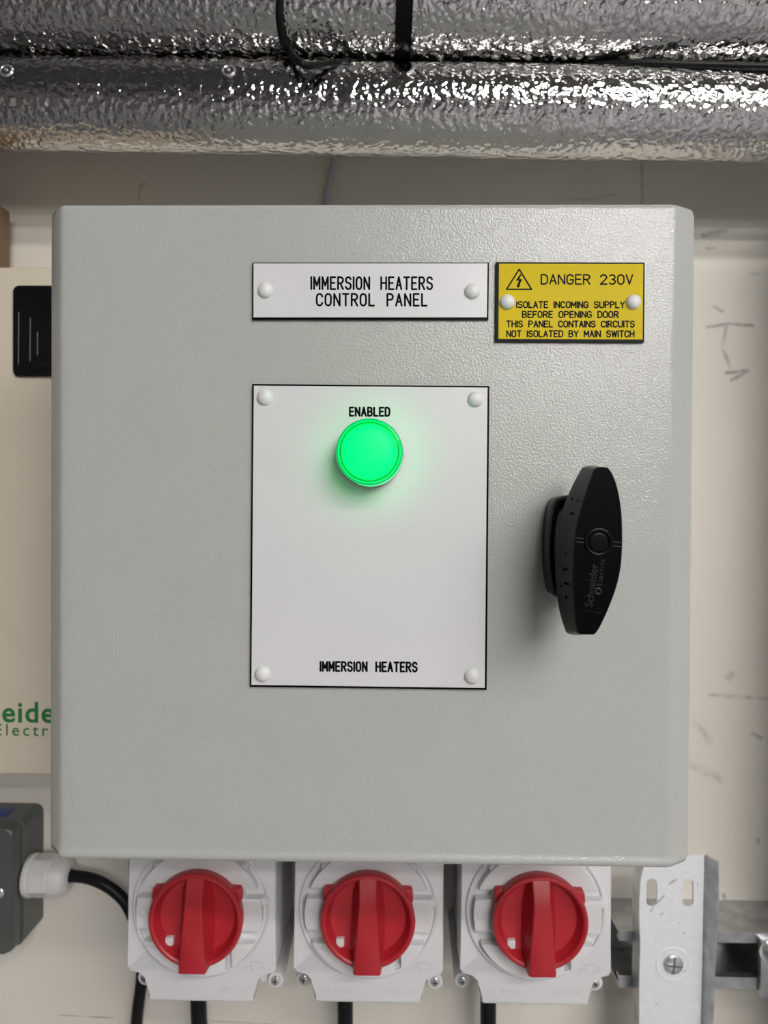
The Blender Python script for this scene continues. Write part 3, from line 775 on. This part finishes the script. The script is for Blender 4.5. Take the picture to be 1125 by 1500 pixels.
def holed_plate(outer, holes, Y, th):
    bm = bmesh.new()
    for poly in [outer] + holes:
        vs_ = []
        for a, b in poly:
            p = at(a, b, Y); vs_.append(bm.verts.new((p.x, Y, min(p.z, topz))))
        for i in range(len(vs_)): bm.edges.new((vs_[i], vs_[(i + 1) % len(vs_)]))
    bmesh.ops.triangle_fill(bm, use_beauty=True, use_dissolve=True, edges=bm.edges[:])
    g = bmesh.ops.extrude_face_region(bm, geom=bm.faces[:])
    for v in g['geom']:
        if isinstance(v, bmesh.types.BMVert): v.co.y += th
    m = MB(); m.bm.free(); m.bm = bm
    return m
outer2 = [(949, 1252)] + outer[2:-1]
gm = []
for pts, w, op in (([(980.5, 1295), (990, 1288.5)], .0009, .9), ([(962, 1323), (973, 1312)], .0008, .85), ([(953.5, 1335), (957, 1327)], .0007, .8), ([(968, 1340), (972, 1337)], .0007, .8),
                   ([(1002, 1366.5), (1003, 1367)], .0007, .9), ([(994, 1352.5), (996, 1352)], .0006, .8), ([(1003, 1277), (1004, 1278)], .0006, .6), ([(961.5, 1470), (962, 1470.5)], .0006, .8),
                   ([(1022, 1295), (1022.5, 1298)], .0006, .7), ([(1015, 1373), (1016, 1373)], .0005, .7), ([(1002, 1423), (1003, 1422)], .0007, .8)):
    gm += seg(pts, w, op, YG)
add_marks(M_galv, gm, (.06, .06, .065), 900)
holed_plate(outer2, [slot(947, 962.5, 1287, 1329), slot(1000, 1016, 1287, 1329), circle_hole], YG, .002).build('face_plate', M_galv, bracket)
# left flange going back to the strut
mb = MB(); L = []
for a, b in outer2[1:9]:
    p = at(a, b, YG); z = min(p.z, topz); L.append([(p.x, YG + .0015, z), (p.x, YS - .0002, z), (p.x + .002, YS - .0002, z), (p.x + .002, YG + .0015, z)])
mb.loops(L).build('side_flange', M_galvd, bracket)  # same bracket steel, coloured darker for the shade on this side
# right flange coming forward
mb = MB(); L = []
for (a, b), (c_, d_) in zip(((1036.5, 1253), (1035.4, 1310), (1034.6, 1350), (1034, 1395), (1033, 1430), (1032.3, 1470), (1031.5, 1520), (1030, 1620)),
                         ((1053, 1262), (1053, 1320), (1052.5, 1352), (1049, 1385), (1047, 1430), (1046.5, 1470), (1044, 1520), (1042, 1620))):
    p = at(a, b, YG); q = at(c_, d_, YG - .009)
    L.append([(p.x - .0022, YG, p.z), (p.x - .0012, YG - .0012, p.z), (q.x - .0014, YG - .009, q.z), (q.x, YG - .009, q.z), (p.x, YG + .002, p.z)])
mb.loops(L).build('side_flange', M_galvd, bracket)  # darker than the face plate: the dark reflection is put into the colour
sc_ = at(986, 1413, YG)
mb = MB(); mb.lathe((sc_.x, YG, sc_.z), [(.0118, -.0004), (.0118, .0003), (.0110, .0005), (.0082, -.0004), (.0076, -.0016)], 40); mb.build('washer_dimple', M_galv, bracket)
mb = MB(); mb.lathe((sc_.x, YG, sc_.z), [(.0066, -.0145), (.0070, -.0008), (.0064, .0006), (.0040, .0016), (.0004, .0019)], 32)
bs = mb.build('bolt', M_screw, bracket, 'domed slotted bolt')
mb = MB()
for an in (8, 98):
    d = Vector((math.sin(R(an)), 0, math.cos(R(an)))) * .0056; n = Vector((d.z, 0, -d.x)).normalized() * .0006
    P_ = Vector((sc_.x, YG - .0014, sc_.z))
    mb.loops([[P_ + d + n, P_ - d + n, P_ - d - n, P_ + d - n], [p + Vector((0, -.0006, 0)) for p in (P_ + d + n, P_ - d + n, P_ - d - n, P_ + d - n)]])
mb.build('cross_slot', mat('slot_metal', (.30, .30, .30), .3, 1.0, var=(60, .1)), bs)
# clamp plate at the right border
c0 = at(1115, 1378, YS - .004); c1 = at(1115, 1461, YS - .004)
cl = thing('strut_clamp', 'grey clamp plate with bolt on the strut at the right border', 'clamp', (c0.x + .02, YS, c1.z))
MB().prism(rrect(c0.x, c1.z, c0.x + .042, c0.z, .001), YS - .0002, YS - .004, .0006).build('plate', M_galvd, cl)
p = at(1131, 1395, YS - .005)
MB().lathe((p.x, YS - .0038, p.z), [(.0085, -.0003), (.0085, .001), (.0060, .0012), (.0058, .0055), (.0050, .0062), (.0003, .0064)], 24).build('bolt', M_screw, cl)

# ------------------------------------------------------------------ upright pipe added out of view to shade the wall at right
vx = .335; vy = -.10
L = []
for i in range(60):
    z = -1.29 + i / 59 * (1.29 + .235)
    L.append([(vx + .036 * math.cos(2 * math.pi * k / 48), vy + .036 * math.sin(2 * math.pi * k / 48), z) for k in range(48)])
MB().loops(L).build('insulated_pipe', M_foil, None, 'added upright foil-wrapped pipe, unseen, that shades the wall at the right border', 'pipe', 'foil insulated pipes')
